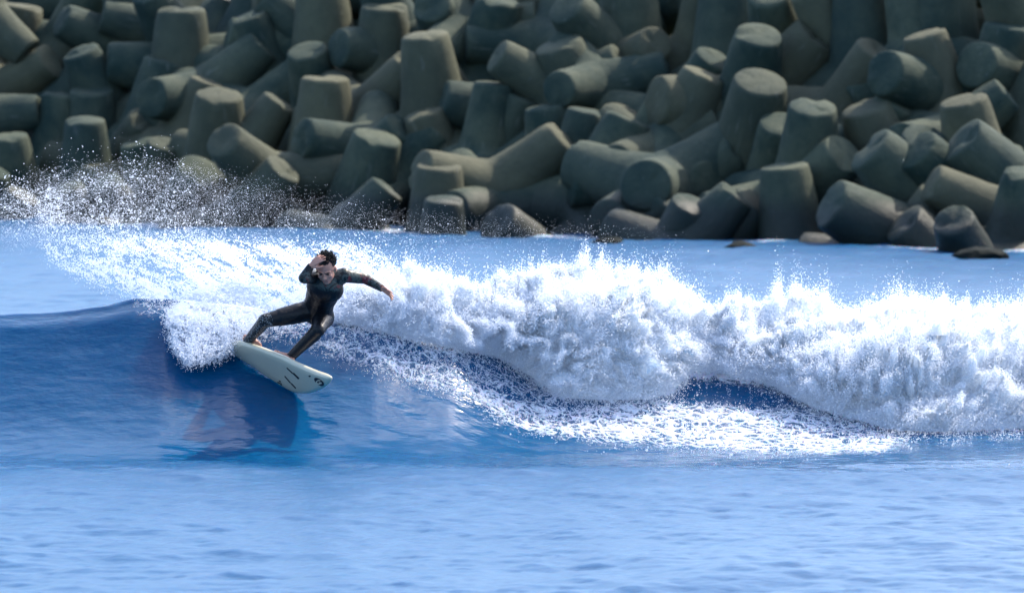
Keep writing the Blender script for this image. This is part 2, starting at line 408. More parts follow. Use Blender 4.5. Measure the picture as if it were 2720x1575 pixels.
# fine mist along the far waterline
mistp = [(0, 500), (120, 430), (400, 410), (700, 470), (1000, 530), (1300, 560), (1700, 585), (1300, 600), (900, 610), (0, 600)]
dm = polymap(mistp, 40, 18) * (1 - .7 * sstep(350, 800, _mx / K))
n = 45000
px, py = sample_map(dm, n)
x, y, z = at(px, py, 52.5 + rng.normal(0, 0.9, n)); r = np.full(n, 0.0014) * rng.lognormal(0, .3, n)
droplets('fine_mist', np.stack([x, y, z], -1), r, 'fine mist hanging above the water before the breakwater')

# froth over the whitewater
n = 1200000
ui = rng.random(n) * (len(PX) - 1); vi = rng.random(n) ** 0.9 * (nf + 4)
a = ui.astype(int); b = vi.astype(int); fu = (ui - a)[:, None]; fvv = (vi - b)[:, None]
pt = (P2[b, a] * (1 - fu) + P2[b, a + 1] * fu) * (1 - fvv) + (P2[b + 1, a] * (1 - fu) + P2[b + 1, a + 1] * fu) * fvv
off = np.abs(rng.normal(0, 0.05, n)) * (1 + 1.2 * (rng.random(n) < 0.12)) * np.clip(0.9 + .5 * samp(NS1, pt[:, 0] / 6, pt[:, 2] / 6 + pt[:, 1] / 9), .2, 2)
pt = pt + N[b, a] * off[:, None] + rng.normal(0, 0.012, (n, 3))
r = rng.lognormal(math.log(0.0027), 0.4, n)
droplets('froth', pt, r, 'froth and flying drops over the broken wave on the right')
# wisps leaping off its top
n = 26000
pxx = 900 + rng.random(n) * 1900
ty = np.interp(pxx, *zip(*top_c)); lift = np.abs(rng.normal(0, 1, n)) * (6 + 16 * np.clip(0.4 + samp(NS1, pxx / 1100, .4), 0, 2))
x, y, z = at(pxx, ty - lift + 8, np.interp(pxx, _cp, _ya) + 2.8 + rng.normal(0, .25, n))
droplets('crest_wisps', np.stack([x, y, z], -1), rng.lognormal(math.log(0.003), 0.4, n), 'wisps of drops leaping off the top of the foam')
n = 26000
pxx = 900 + rng.random(n) * 2000
by = np.interp(pxx, *zip(*bot_c)) + np.abs(rng.normal(0, 1, n)) * (10 + 14 * np.clip(.5 + samp(NS1, pxx / 500, .9), 0, 2)) - 8
keep = samp(NS2, pxx / 800, by / 500) > -0.2; pxx, by = pxx[keep], by[keep]
Dn = hit_water(pxx, by) - 0.02 - np.abs(rng.normal(0, .05, len(pxx)))
x, y, z = at(pxx, by, Dn)
droplets('foam_fringe', np.stack([x, y, z], -1), rng.lognormal(math.log(0.0023), 0.45, len(pxx)), 'fringe of broken froth at the foot of the whitewater')
# drops skipping down the lace of foam on the wave face
dm = 0.5 * polymap(lace_lo, 16) + 1.2 * polymap(lace_mid, 16) + 1.1 * polymap(lace_hi, 14)
dm *= np.clip(0.2 + 0.9 * tiled(NS2, 800, 600, 0.4), 0, 5)
n = 22000
px, py = sample_map(dm, n); D = hit_water(px, py) - 0.02 - np.abs(rng.normal(0, .03, n))
x, y, z = at(px, py, D)
droplets('face_drops', np.stack([x, y, z], -1), rng.lognormal(math.log(0.0022), 0.45, n), 'white drops skipping down the blue wave face')

# ------------------------------------------------------------------ breakwater
YW = lambda x: 124.5 - 0.9275 * (x + 11.85)
HN = np.array([0.680, 0.733]); TS = 0.78
def slope_point(px, py, back=0.0):
    """where a sight line meets the armour slope of the breakwater (pushed back metres)"""
    u, dz = ray(px, py); u = float(u); dz = float(dz)
    k = TS * 0.733; q = back / 0.733
    t = (k * (124.5 + q - 0.9275 * 11.85) + CAMZ) / (k * (1 + 0.9275 * u) - dz)
    return Vector((u * t, t, CAMZ + dz * t))
def tetrapod_mesh(seed, L=1.92, r0=0.47, r1=0.70):
    """one cast block: four tapered legs that meet on their bisecting planes"""
    g = random.Random(seed)
    dirs = [Vector(d).normalized() for d in ((0, 0, 1), (math.sqrt(8) / 3, 0, -1 / 3), (-math.sqrt(2) / 3, math.sqrt(2 / 3), -1 / 3), (-math.sqrt(2) / 3, -math.sqrt(2 / 3), -1 / 3))]
    n = 36; verts = []; faces = []
    for d in dirs:
        o = [e for e in dirs if e is not d]
        e1 = (o[0] - d * o[0].dot(d)).normalized(); e2 = d.cross(e1)
        base = len(verts)
        prof = [(L, r0 * 0.0), (L + .008, r0 * 0.45), (L + .002, r0 * 0.88), (L - .022, r0 * 0.965), (L - .07, r0 * 1.0)]
        K_ = 9
        for i in range(n):
            th = 2 * math.pi * i / n
            er = e1 * math.cos(th) + e2 * math.sin(th)
            lo, hi = 0.0, L
            def P_(t):
                rr = r1 + (r0 - r1) * t / L
                rr += 0.10 * max(0, 1 - t / (0.55 * L)) ** 2
                return d * t + er * rr
            for _ in range(30):
                m = (lo + hi) / 2; p = P_(m)
                if p.dot(d) < max(p.dot(q) for q in o): lo = m
                else: hi = m
            tc = hi
            ring = [d * h + er * rr for h, rr in prof]
            for k in range(1, K_ + 1):
                t = (L - .07) + (tc - (L - .07)) * k / K_
                ring.append(P_(t))
            verts += ring
        m = len(prof) + K_
        for i in range(n):
            for k in range(m - 1):
                a = base + i * m + k; b = base + ((i + 1) % n) * m + k
                faces.append((a, a + 1, b + 1, b))
    me = bpy.data.meshes.new('tetrapod'); me.from_pydata([tuple(v) for v in verts], [], faces)
    import bmesh
    bm = bmesh.new(); bm.from_mesh(me); bmesh.ops.remove_doubles(bm, verts=bm.verts, dist=0.004)
    bmesh.ops.recalc_face_normals(bm, faces=bm.faces)
    from mathutils import noise
    for v in bm.verts:
        q = v.co * 1.3 + Vector((seed * 7.1, 0, 0))
        v.co += v.normal * (0.018 * noise.noise(q) + 0.010 * noise.noise(q * 3.7))
        edge_wear = noise.noise(q * 2.6 + Vector((5, 5, 5)))
        if edge_wear > 0.28 and v.co.length > L - .05: v.co *= 1 - 0.10 * (edge_wear - 0.28)
    bm.to_mesh(me); bm.free()
    me.polygons.foreach_set('use_smooth', np.ones(len(me.polygons), bool))
    me.materials.append(M_conc)
    return me
TM = [tetrapod_mesh(s) for s in range(5)]
INW = Vector((0.68 * TS, 0.733 * TS, -1)).normalized()      # into the mound
LOC = [Vector(d).normalized() for d in ((0, 0, 1), (math.sqrt(8) / 3, 0, -1 / 3), (-math.sqrt(2) / 3, math.sqrt(2 / 3), -1 / 3), (-math.sqrt(2) / 3, -math.sqrt(2 / 3), -1 / 3))]
def orient(d, want=None):
    d = d.normalized(); q0 = Vector((0, 0, 1)).rotation_difference(d); best = None
    for k in range(36):
        q = Matrix.Rotation(2 * math.pi * k / 36, 3, d) @ q0.to_matrix()
        o = [q @ l for l in LOC[1:]]
        if want is not None: s = max(a.dot(want) for a in o)
        else: s = min(a.dot(INW) for a in o) + 0.12 * min(-a.z for a in o)
        if best is None or s > best[0]: best = (s, q)
    return best[1].to_4x4()
AL = Vector((0.733, -0.680, 0)); O0 = Vector((-11.85, 124.5, 0))     # along the breakwater; its left waterline point
# tip x, tip y (2520-wide picture), tip radius in pixels, direction the leg points, extra depth, label
LEGS = [
 (130, 150, 48, (.72, -.45, .50), 0, 'tetrapod whose blunt leg points up right with a pale worn end, far left'),
 (225, 222, 55, (0, -.25, .95), 0, 'squat upright tetrapod leg with pale rounded top, low on the left side'),
 (408, 148, 56, (.22, -.12, .95), 0, 'tall slim tetrapod leg leaning right below the big dark upright leg'),
 (445, 22, 62, (0, -.15, 1), -.4, 'big dark upright tetrapod leg near the top edge, left of the long pale sloping legs'),
 (262, 155, 52, (-.9, -.15, .1), .4, 'black shaded tetrapod leg lying level and pointing left'),
 (150, 50, 44, (-.78, -.35, .38), .2, 'tetrapod leg with blue grey stain, lying down to the right in the upper left corner'),
 (250, 40, 38, (-.92, -.1, .25), .8, 'pale tetrapod leg lying level at top left, behind the blue stained one'),
 (55, 15, 52, (.15, -.1, .95), .5, 'dark domed tetrapod leg in the top left corner'),
 (70, 132, 42, (.62, -.2, -.5), .4, 'tetrapod leg sloping down from the left edge of the view'),
 (540, 232, 60, (.08, -.32, .93), -.2, 'upright tetrapod leg with flat pale cap and dark shaft, left of centre'),
 (487, 418, 54, (.28, -.62, .70), -.5, 'bright round tetrapod cap rising out of the spray'),
 (405, 352, 42, (.2, -.35, .9), 0, 'small brown topped tetrapod dome above the spray'),
 (210, 295, 50, (0, -.2, .97), 0, 'square shouldered dark tetrapod leg above the splash, low left'),
 (100, 275, 40, (.92, -.15, .1), .4, 'short level tetrapod leg pointing right near the left edge'),
 (18, 335, 52, (-.1, -.2, .95), 0, 'rounded dark tetrapod leg cut by the left edge'),
 (150, 232, 46, (.1, -.1, .95), .9, 'shadowed tetrapod leg between two paler ones on the left side'),
 (510, 200, 44, (.3, -.1, .85), .9, 'dim tetrapod leg leaning behind the flat capped upright leg'),
 (800, 192, 60, (.02, -.12, 1), -.2, 'upright tapering tetrapod leg with light rim standing above the surfer'),
 (742, 340, 52, (-.74, -.50, .22), -.3, 'tetrapod leg with a brown round cap pointing left, above the surfer'),
 (930, 335, 62, (.25, -.30, .9), 0, 'dark domed tetrapod with a chipped white patch on its shoulder'),
 (832, 118, 50, (-.78, -.55, .08), .2, 'dark round tetrapod cap pointing left, above the tapering upright leg'),
 (790, -45, 66, (-.05, -.1, 1), 0, 'massive tetrapod cone cut by the top edge with a sunlit right side'),
 (945, 15, 58, (0, -.2, .95), .3, 'pale domed tetrapod at the top edge beside the sunlit cone'),
 (1062, 12, 50, (-.25, -.72, .45), 0, 'light round tetrapod cap facing out at the top edge, left of centre'),
 (1045, 85, 60, (-.12, -.18, .95), -.5, 'broad dark tetrapod dome with mossy lit shoulder under the pale cap'),
 (1145, 112, 50, (-.95, -.15, .05), .2, 'long level tetrapod leg pointing left in the middle of the pile'),
 (1215, 205, 50, (.1, -.1, .98), .3, 'narrow tetrapod leg with a pale round top in the centre of the pile'),
 (1078, 322, 46, (.62, -.05, .74), 0.3, 'tetrapod leg climbing up right from the spray toward the centre'),
 (1285, 235, 52, (.36, -.2, .88), -.1, 'dark tetrapod leg with a small grey cap beside the narrow leg'),
 (1372, 108, 62, (-.32, -.25, .88), 0, 'smooth green grey tetrapod leg leaning left with a lit right flank'),
 (1388, 340, 56, (.72, -.2, .62), -.5, 'sunlit tetrapod leg pointing up right with a sharp cream cap'),
 (1080, 408, 58, (.04, -.18, 1), -0.8, 'cream sunlit tetrapod stump standing upright just above the water'),
 (1092, 490, 48, (.02, -.2, .95), -.9, 'low domed tetrapod stump in front of the cream one'),
 (955, 462, 46, (.60, -.1, .72), -.4, 'tetrapod leg leaning right with its foot in the mist'),
 (855, 425, 50, (.9, -.1, .12), 0.9, 'grey level tetrapod leg lying in the mist above the surfer'),
 (1390, 480, 48, (.93, -.1, .22), 1.3, 'long low tetrapod leg lying level in front of the sunlit one'),
 (1590, 455, 66, (-.15, -.93, .12), -0.8, 'tetrapod leg aimed at the viewer with a round brown cap and bright rim'),
 (1402, 458, 56, (-.95, -.2, .0), -.2, 'short barrel shaped tetrapod leg pointing left beside the round brown cap'),
 (1548, 292, 60, (.40, -.05, .9), 0, 'wide tetrapod leg leaning right above the barrel shaped one'),
 (1340, 262, 52, (-.15, -.1, .95), .5, 'greenish tetrapod leg behind the one with the cream cap'),
 (1445, 272, 50, (.15, -.1, .9), .7, 'black shaded tetrapod top between two paler legs at centre right'),
 (1528, 148, 46, (.80, -.3, .45), .2, 'tetrapod leg pointing right with a dark rounded end, upper middle'),
 (1612, 108, 44, (.30, -.82, .28), .3, 'small dark tetrapod cap with lit corner under the towering lit column'),
 (1645, 170, 44, (.9, -.15, .25), 1.0, 'slim tetrapod leg lying level and pointing right, upper middle'),
 (1550, -60, 68, (.0, -.1, 1), .2, 'towering tetrapod column at the top edge with cream light on its right'),
 (1735, 182, 58, (.35, -.15, .88), .3, 'blue green tetrapod dome left of the great round cap'),
 (1872, 200, 70, (.12, -.50, .84), -.6, 'largest tetrapod leg with great round brown cap and black shaft'),
 (1868, 85, 60, (.12, -.50, .84), -.1, 'tetrapod leg with a wet bluish cap above the largest one'),
 (1790, -50, 66, (.0, -.1, 1), .4, 'tall tetrapod column at the top edge left of the wet cap'),
 (1815, 372, 62, (.76, -.12, .55), 0.8, 'broad smooth tetrapod leg climbing right behind the round brown cap'),
 (1772, 300, 40, (.78, -.1, .42), 1.0, 'thin tetrapod leg with a bluish splash mark near its tip'),
 (1640, 250, 50, (.35, -.1, .88), .7, 'faint tetrapod leg in shade left of the splash marked one'),
 (2000, 262, 60, (.05, -.38, .9), -.3, 'upright tetrapod leg with broken flat cap, right of the great round cap'),
 (2015, 88, 66, (.55, -.25, .65), .2, 'tetrapod with a pale flat shoulder near the top, right of the wet cap'),
 (2130, 262, 66, (-.30, -.25, .88), 0, 'smooth domed tetrapod leaning left above the white scarred one'),
 (2175, 178, 58, (-.60, -.70, .25), -.1, 'tetrapod leg aimed left at the viewer with a pale rimmed round cap'),
 (2400, 158, 62, (-.60, -.70, .25), -.1, 'tetrapod leg with round cap facing left near the upper right corner'),
 (2140, 365, 66, (-.66, -.22, .60), -0.6, 'tetrapod leg with white scars on its upper end, right side'),
 (2365, 342, 68, (-.66, -.22, .60), -.3, 'white ringed tetrapod leg close to the right edge'),
 (2042, 500, 68, (-.78, -.28, .42), -.7, 'biggest sunlit brown tetrapod leg lying at the waterline'),
 (2290, 450, 50, (-.80, -.15, .42), -0.7, 'long brown tetrapod leg sloping down right above the small cap'),
 (1930, 408, 62, (-.12, -.1, .98), -.1, 'tall dark tetrapod leg with square top behind the big brown one'),
 (1815, 480, 52, (.62, -.1, .68), -.3, 'dull brown tetrapod leg leaning right at the waterline'),
 (2345, 540, 46, (-.30, -.60, .65), -1.0, 'small mottled tetrapod cap just above the water at right'),
 (2370, 245, 62, (-.22, -.2, .92), .1, 'plain domed tetrapod between two round caps at right'),
 (2520, 425, 52, (.1, -.3, .9), -.4, 'tetrapod dome cut by the right edge above the water'),
 (2212, 250, 44, (.5, -.3, .6), .6, 'small dark tetrapod end with white chip between two domes'),
 (2110, -50, 62, (-.1, -.1, 1), .1, 'tall wet tetrapod leg at the top edge with a pale left outline'),
 (2330, -60, 66, (0, -.2, 1), .3, 'tall dark tetrapod leg at the top edge right of the pale outlined one'),
 (2480, 60, 60, (.1, -.2, .95), .5, 'blurred grey tetrapod leg in the upper right corner'),
 (1230, 0, 58, (.2, -.2, .9), .5, 'tetrapod with warm lit top at the top edge near the centre'),
 (1330, 50, 50, (.85, -.2, .2), 1.4, 'level tetrapod leg with pale top, upper centre'),
 (610, 40, 46, (-.3, -.2, .8), .6, 'grey tetrapod shoulder at the top edge, right of the big dark upright leg'),
 (560, 85, 44, (-.85, -.2, .2), .3, 'level grey tetrapod leg pointing left under the grey shoulder'),
 (650, 110, 50, (.65, -.1, .6), .4, 'tetrapod leg rising right with mossy lit top, left of the massive cone'),
 (690, 250, 46, (.5, -.1, .75), .5, 'tetrapod leg deep in shade left of the tapering upright one'),
 (620, 300, 50, (.2, -.1, .9), .5, 'tetrapod leg in shade right of the flat capped one'),
 (340, 350, 46, (-.2, -.2, .9), .3, 'dim tetrapod hump behind the brown topped dome'),
 (700, 415, 50, (.4, -.2, .5), -.4, 'wide wet tetrapod hump sunk in the mist'),
 (2480, 230, 48, (.6, -.1, .5), .6, 'shaded tetrapod leg at the right edge beneath the round cap'),
 (1700, 500, 46, (.2, -.3, .6), -.6, 'low wet tetrapod end at the water, right of the brown cap'),
 (60, 480, 46, (.4, -.2, .7), -.2, 'tetrapod half hidden by spray at the far left waterline'),
 (250, 450, 46, (-.4, -.3, .7), -.2, 'tetrapod showing through the spray at lower left'),
]
LEGN = 1.92
heroes = []
for tx, ty, r, d, ex_, lab in LEGS:
    tip = slope_point(tx * K, ty * K); u, dz = ray(tx * K, ty * K); sight = Vector((float(u), 1, float(dz)))
    tip = tip + sight * (ex_ * 2.2 if ex_ < 0 else ex_); d = Vector(d).normalized()
    heroes.append([tip, d, min(1.25, max(0.88, (r * K * tip.y / F) / 0.47)), sight, lab])
def scr(p): return np.array([F * p[0] / p[1], F * (p[2] - CAMZ) / p[1], p[1]])
KEY = []; OWN = []                     # points of each named leg that must stay in sight
for i, (tip, d, sl, sight, lab) in enumerate(heroes):
    e = d.cross(Vector((0, 1, 0))).normalized()
    for q in (tip, tip - d * .5, tip - d * 1.0, tip - d * .25 + e * .3, tip - d * .25 - e * .3):
        KEY.append(scr(q)); OWN.append(i)
KEY = np.array(KEY); OWN = np.array(OWN)
WGT = np.tile([3.0, 2.0, .8, 2.0, 2.0], len(heroes))
def covers(center, dirs, sl, own=-1):
    """how much of the named legs the given legs of a block would hide"""
    S = []
    for l in dirs:
        for t in (.25, .45, .65, .85, 1.0):
            p = center + l * (LEGN * sl * t); S.append((*scr(p), (0.70 - .23 * t) * sl * F / p.y))
    S = np.array(S)
    dd = np.hypot(S[:, None, 0] - KEY[None, :, 0], S[:, None, 1] - KEY[None, :, 1])
    hid = ((dd < S[:, 3:4] * 1.02) & (S[:, None, 2] < KEY[None, :, 2] + (0.0)) & (OWN[None, :] != own)).any(0)
    return float((hid * WGT).sum())
def twist(d, k): return (Matrix.Rotation(2 * math.pi * k / 24, 3, d) @ Vector((0, 0, 1)).rotation_difference(d).to_matrix())
for i, (tip, d, sl, sight, lab) in enumerate(heroes):
    best = None
    for push in (0, .4, .8, 1.2, 1.6):
        for k in range(24):
            q = twist(d, k); c = tip + sight * push - d * LEGN * sl
            o = [q @ l for l in LOC[1:]]
            out = max((c + l * LEGN * sl - O0).dot(-INW) for l in o)
            cost = 1.5 * covers(c, o + [d], sl, i) + 2.5 * out + 2.0 * push + 3.0 * sum(max(0, l.z) for l in o)
            if best is None or cost < best[0]: best = (cost, c, q)
    cost, c, q = best; KEY[OWN == i, 2] += (c + d * LEGN * sl - tip).y
    o = bpy.data.objects.new('tetrapod', TM[i % 5]); col.objects.link(o)
    o.matrix_world = Matrix.Translation(c) @ q.to_4x4() @ Matrix.Scale(sl, 4)
    tag(o, lab, 'tetrapod', 'concrete tetrapods of the breakwater')
# blocks deeper in the pile that fill the gaps between those in front
g = random.Random(5); n_fill = 0
for row in range(6):
    for k in range(20):
        s_ = -9.5 + 2.3 * k + g.uniform(-.4, .4) + (row % 2) * 1.1; h = -0.9 + 1.5 * row + g.uniform(-.2, .2)
        best = None
        for tr in range(24):
            back = g.choice((2.6, 3.2, 3.8, 4.4, 5.0)); sl = g.uniform(.98, 1.1)
            c = O0 + AL * s_ + Vector((0.68, 0.733, 0)) * (h / TS + back); c.z = h + .1
            d = Vector((g.uniform(-.7, .7), g.uniform(-.6, .1), g.uniform(.4, 1))).normalized()
            q = twist(d, g.randrange(24)); o = [q @ l for l in LOC]
            cost = covers(c, o, sl) + .3 * back
            if best is None or cost < best[0]: best = (cost, c, q, sl)
        cost, c, q, sl = best
        ppx, ppy = project(c.x, c.y, c.z)
        if -200 < ppx < 2920 and covers(c, [q @ l for l in LOC], sl) < 4:
            o = bpy.data.objects.new('tetrapod', TM[n_fill % 5]); col.objects.link(o); n_fill += 1
            o.matrix_world = Matrix.Translation(c) @ q.to_4x4() @ Matrix.Scale(sl, 4)
            tag(o, 'shadowed tetrapod almost hidden in the gaps deep in the breakwater', 'tetrapod', 'tetrapods deep in the gaps of the breakwater')
# which of the hidden blocks can be seen at all, and where
fillers = [o for o in col.objects if o.get('group') == 'tetrapods deep in the gaps of the breakwater']
bpy.context.view_layer.update(); dgx = bpy.context.evaluated_depsgraph_get(); seen = {}
for py_ in range(4, 680, 9):
    for px_ in range(4, 2720, 9):
        u, dz = ray(px_, py_); v_ = Vector((float(u), 1, float(dz))).normalized()
        h_ = sc.ray_cast(dgx, Vector((0, 0, CAMZ)), v_)
        if h_[0]: seen.setdefault(h_[4].name, []).append((px_, py_))
COLS = ['at the far left', 'left of the spray plume', 'left of the surfer', 'just left above the surfer', 'above the surfer', 'right above the surfer', 'left of centre', 'at the centre', 'right of centre', 'over the tallest foam', 'towards the right', 'well to the right', 'near the right edge', 'at the right edge']
ROWS = ['along the top edge', 'in the upper pile', 'amid the pile', 'low in the pile', 'just above the water']
labs = {}
for o in fillers:
    pts = seen.get(o.name, [])
    if len(pts) < 4: bpy.data.objects.remove(o); continue
    mx_ = sum(p[0] for p in pts) / len(pts); my_ = sum(p[1] for p in pts) / len(pts)
    a_ = COLS[min(13, int(mx_ / 2720 * 14))]; b_ = ROWS[min(4, int(my_ / 135))]
    labs.setdefault((a_, b_), []).append((mx_, my_, len(pts), o))
for (a_, b_), l_ in labs.items():
    l_.sort(key=lambda q: q[0])
    for k_, (mx_, my_, c_, o) in enumerate(l_):
        w_ = 'shadowed' if len(l_) == 1 else ('leftmost shadowed', 'rightmost shadowed')[k_] if len(l_) == 2 else ('leftmost shadowed', 'second shadowed', 'third shadowed', 'fourth shadowed', 'fifth shadowed')[min(4, k_)]
        o['label'] = '%s tetrapod in a gap %s, %s' % (w_, b_, a_)
# the mound below them
L0 = O0 - AL * 40; L1 = O0 + AL * 70
up = Vector((0.68, 0.733, 0))
nn = 60; vs = []
nt = np.random.default_rng(4)
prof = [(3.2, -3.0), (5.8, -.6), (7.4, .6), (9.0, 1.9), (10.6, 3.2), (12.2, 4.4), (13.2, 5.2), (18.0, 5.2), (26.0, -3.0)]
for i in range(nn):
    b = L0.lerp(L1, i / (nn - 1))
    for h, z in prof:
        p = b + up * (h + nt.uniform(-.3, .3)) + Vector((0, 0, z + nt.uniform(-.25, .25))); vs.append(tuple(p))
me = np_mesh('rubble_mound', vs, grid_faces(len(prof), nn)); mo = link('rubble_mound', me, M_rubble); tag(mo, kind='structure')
# rocks at the waterline
def rock(px, py, w, h, label, seed, flat=1.0, tilt=0):
    import bmesh
    from mathutils import noise
    bm = bmesh.new(); bmesh.ops.create_icosphere(bm, subdivisions=4, radius=1)
    c = slope_point(px * K, py * K, -1.0); D0 = c.y - 2.0; c = atv(px * K, py * K, D0); c.z = -0.05
    sc_ = D0 / F * K
    for v in bm.verts:
        q = v.co * 1.1 + Vector((seed * 3.3, 0, 0))
        v.co *= 1 + 0.25 * noise.noise(q) + 0.08 * noise.noise(q * 3)
        v.co.x *= w * sc_ / 2; v.co.y *= w * sc_ / 2 * .8; v.co.z *= h * sc_
    me = bpy.data.meshes.new('rock'); bm.to_mesh(me); bm.free()
    me.polygons.foreach_set('use_smooth', np.ones(len(me.polygons), bool))
    o = link('rock', me, M_wetrock); o.location = c; o.rotation_euler = (0, tilt, seed)
    tag(o, label, 'rock', 'wet rocks at the foot of the breakwater')
M_wetrock = mat_simple('wet_rock', (0.004, 0.008, 0.008), 0.85, 0.4, 6, 0.04, spec=0.1)
rock(1825, 606, 96, 22, 'low dark domed rock standing in the water before the breakwater', 1)
rock(1493, 588, 110, 20, 'flat wet slab of rock awash under the round brown cap', 2, tilt=.12)
rock(2410, 604, 130, 24, 'long black rock at the waterline near the right edge', 3)
#rock(1360, 575, 90, 34, 'dark wet rock at the waterline near the centre', 4)
#rock(1640, 590, 130, 30, 'black rock between the slab and the domed rock', 5)
#rock(2100, 605, 170, 32, 'wide black rock under the biggest brown tetrapod leg', 6)

# ------------------------------------------------------------------ surfboard
ZX = lambda X, Y: (560 + X / 3.172, 640 + Y / 3.172)
def zat(X, Y, D): return atv(*ZX(X, Y), D)
BN = Vector((-0.65, -0.50, -0.57)).normalized()          # normal of the board's underside
BP0 = zat(200, 900, 50.40)
def on_board(X, Y):
    px, py = ZX(X, Y); u, dz = ray(px, py); d = Vector((float(u), 1, float(dz))); c = Vector((0, 0, CAMZ))
    t = (BP0 - c).dot(BN) / d.dot(BN); return c + d * t
outline = [(150, 895), (168, 870), (210, 858), (260, 868), (330, 890), (420, 922), (520, 960), (600, 993), (700, 1043), (800, 1088), (900, 1128), (965, 1150), (998, 1168), (1000, 1190), (965, 1232), (905, 1266), (840, 1290), (780, 1297), (715, 1290), (650, 1266), (570, 1218), (480, 1162), (400, 1105), (320, 1050), (250, 1010), (190, 972), (155, 932)]
def smooth_loop(pts, k=3):
    out = []; n = len(pts)
    for i in range(n):
        p0, p1, p2, p3 = (np.array(pts[(i + j - 1) % n], float) for j in range(4))
        for s in range(k):
            t = s / k; out.append(0.5 * ((2 * p1) + (-p0 + p2) * t + (2 * p0 - 5 * p1 + 4 * p2 - p3) * t * t + (-p0 + 3 * p1 - 3 * p2 + p3) * t ** 3))
    return out
O3 = [on_board(*p) for p in smooth_loop(outline)]
Cn = sum(O3, Vector()) / len(O3)
board = bpy.data.objects.new('surfboard', None); col.objects.link(board); board.location = Cn
tag(board, 'off white surfboard with dark printed marks, tilted under the surfer', 'surfboard')
def body_part(name, me, mat, parent):
    o = link(name, me, mat, parent); return o
rings = [(0.0, 0.0), (0.55, 0.0), (0.86, 0.001), (0.955, 0.008), (0.992, 0.022), (1.0, 0.034), (0.985, 0.046), (0.94, 0.056), (0.8, 0.060), (0.4, 0.063), (0.0, 0.063)]
def board_ring(i0, i1):
    vs = []; n = len(O3)
    for s, h in rings[i0:i1]:
        for p in O3: vs.append(tuple((p - Cn) * s - BN * h))
    f = []
    for k in range(i1 - i0 - 1):
        for i in range(n): a = k * n + i; b = k * n + (i + 1) % n; f.append((a, b, b + n, a + n))
    return np_mesh('board', vs, f)
M_board = mat_simple('board_resin', (0.60, 0.56, 0.42), 0.22, 0.07, 5, 0, coat=.4)
M_deck = mat_simple('board_deck_wax', (0.74, 0.74, 0.70), 0.45, 0.06, 30, 0.001)
M_black = mat_simple('dark_print', (0.02, 0.022, 0.03), 0.4)
M_rail = mat_simple('rail_tint', (0.45, 0.56, 0.42), 0.25, 0.1, 5)
body_part('hull', board_ring(0, 5), M_board, board)
body_part('rail', board_ring(4, 8), M_rail if False else M_board, board)
body_part('deck', board_ring(7, 11), M_deck, board)
def print_patch(name, pts, mat=None, h=0.0015):
    P_ = [on_board(*p) - Cn + BN * h for p in pts]
    n = len(P_); vs = [tuple(p) for p in P_] + [tuple(p - BN * h * .9) for p in P_]
    me = bpy.data.meshes.new(name); me.from_pydata(vs, [], [tuple(range(n))] + [(i, (i + 1) % n, n + (i + 1) % n, n + i) for i in range(n)])
    return body_part(name, me, mat or M_black, board)
def bar(x0, y0, x1, y1, w):
    d = np.array([x1 - x0, y1 - y0], float); d /= np.hypot(*d); q = np.array([-d[1], d[0]]) * w / 2
    return [(x0 + q[0], y0 + q[1]), (x1 + q[0], y1 + q[1]), (x1 - q[0], y1 - q[1]), (x0 - q[0], y0 - q[1])]
print_patch('printed_stripe', bar(640, 1068, 690, 1115, 9)); print_patch('printed_stripe', bar(694, 1112, 742, 1160, 14))
print_patch('printed_stripe', bar(622, 1138, 672, 1196, 9)); print_patch('printed_stripe', bar(676, 1198, 716, 1240, 10))
for a in ((560, 1190, 585, 1196, 10), (588, 1198, 596, 1214, 10), (574, 1176, 590, 1184, 8)): print_patch('printed_mark', bar(*a))
print_patch('printed_mark', [(833 + 9 * math.cos(t), 1138 + 7 * math.sin(t)) for t in np.linspace(0, 6.28, 11)[:-1]])
lg = [(912 + 46 * math.cos(t) * .87 + 18 * math.sin(t) * .5, 1186 + 32 * math.sin(t) + 22 * math.cos(t) * .7) for t in np.linspace(0, 2 * math.pi, 29)[:-1]]
print_patch('logo', lg)
arc_ = []
for t in np.linspace(0.5, 5.3, 22): arc_.append((912 + 26 * math.cos(t), 1188 + 19 * math.sin(t)))
for t in np.linspace(5.3, 0.5, 22): arc_.append((912 + 17 * math.cos(t), 1188 + 11 * math.sin(t)))
print_patch('logo_letter', arc_, M_board, 0.003)
print_patch('logo_letter', bar(912, 1192, 936, 1196, 8), M_board, 0.0034)

# ------------------------------------------------------------------ the surfer
DK = -BN                                                  # up from the deck
J = {
 'pelvis': zat(890, 600, 50.15), 'waist': zat(925, 490, 50.02), 'chest': zat(965, 385, 49.88), 'neck': zat(975, 300, 49.82),
 'head': zat(972, 238, 49.70),
 'shL': zat(865, 300, 49.80), 'elL': zat(785, 312, 49.55), 'wrL': zat(838, 218, 49.58), 'haL': zat(868, 188, 49.56),
 'shR': zat(1120, 290, 49.84), 'elR': zat(1300, 318, 49.98), 'wrR': zat(1440, 398, 49.86), 'haR': zat(1484, 428, 49.82),
 'hiL': zat(840, 585, 50.12), 'knL': zat(455, 672, 49.98), 'anL': zat(312, 842, 50.30),
 'hiR': zat(945, 630, 50.20), 'knR': zat(905, 748, 49.84), 'anR': zat(672, 978, 50.02)}
parts_v = []; parts_f = []; nv0 = 0; SEG = []            # SEG: p0, p1, r0, r1, skin?
def add_geo(vs, fs):
    global nv0
    parts_v.append(vs); parts_f.extend([tuple(i + nv0 for i in f) for f in fs]); nv0 += len(vs)
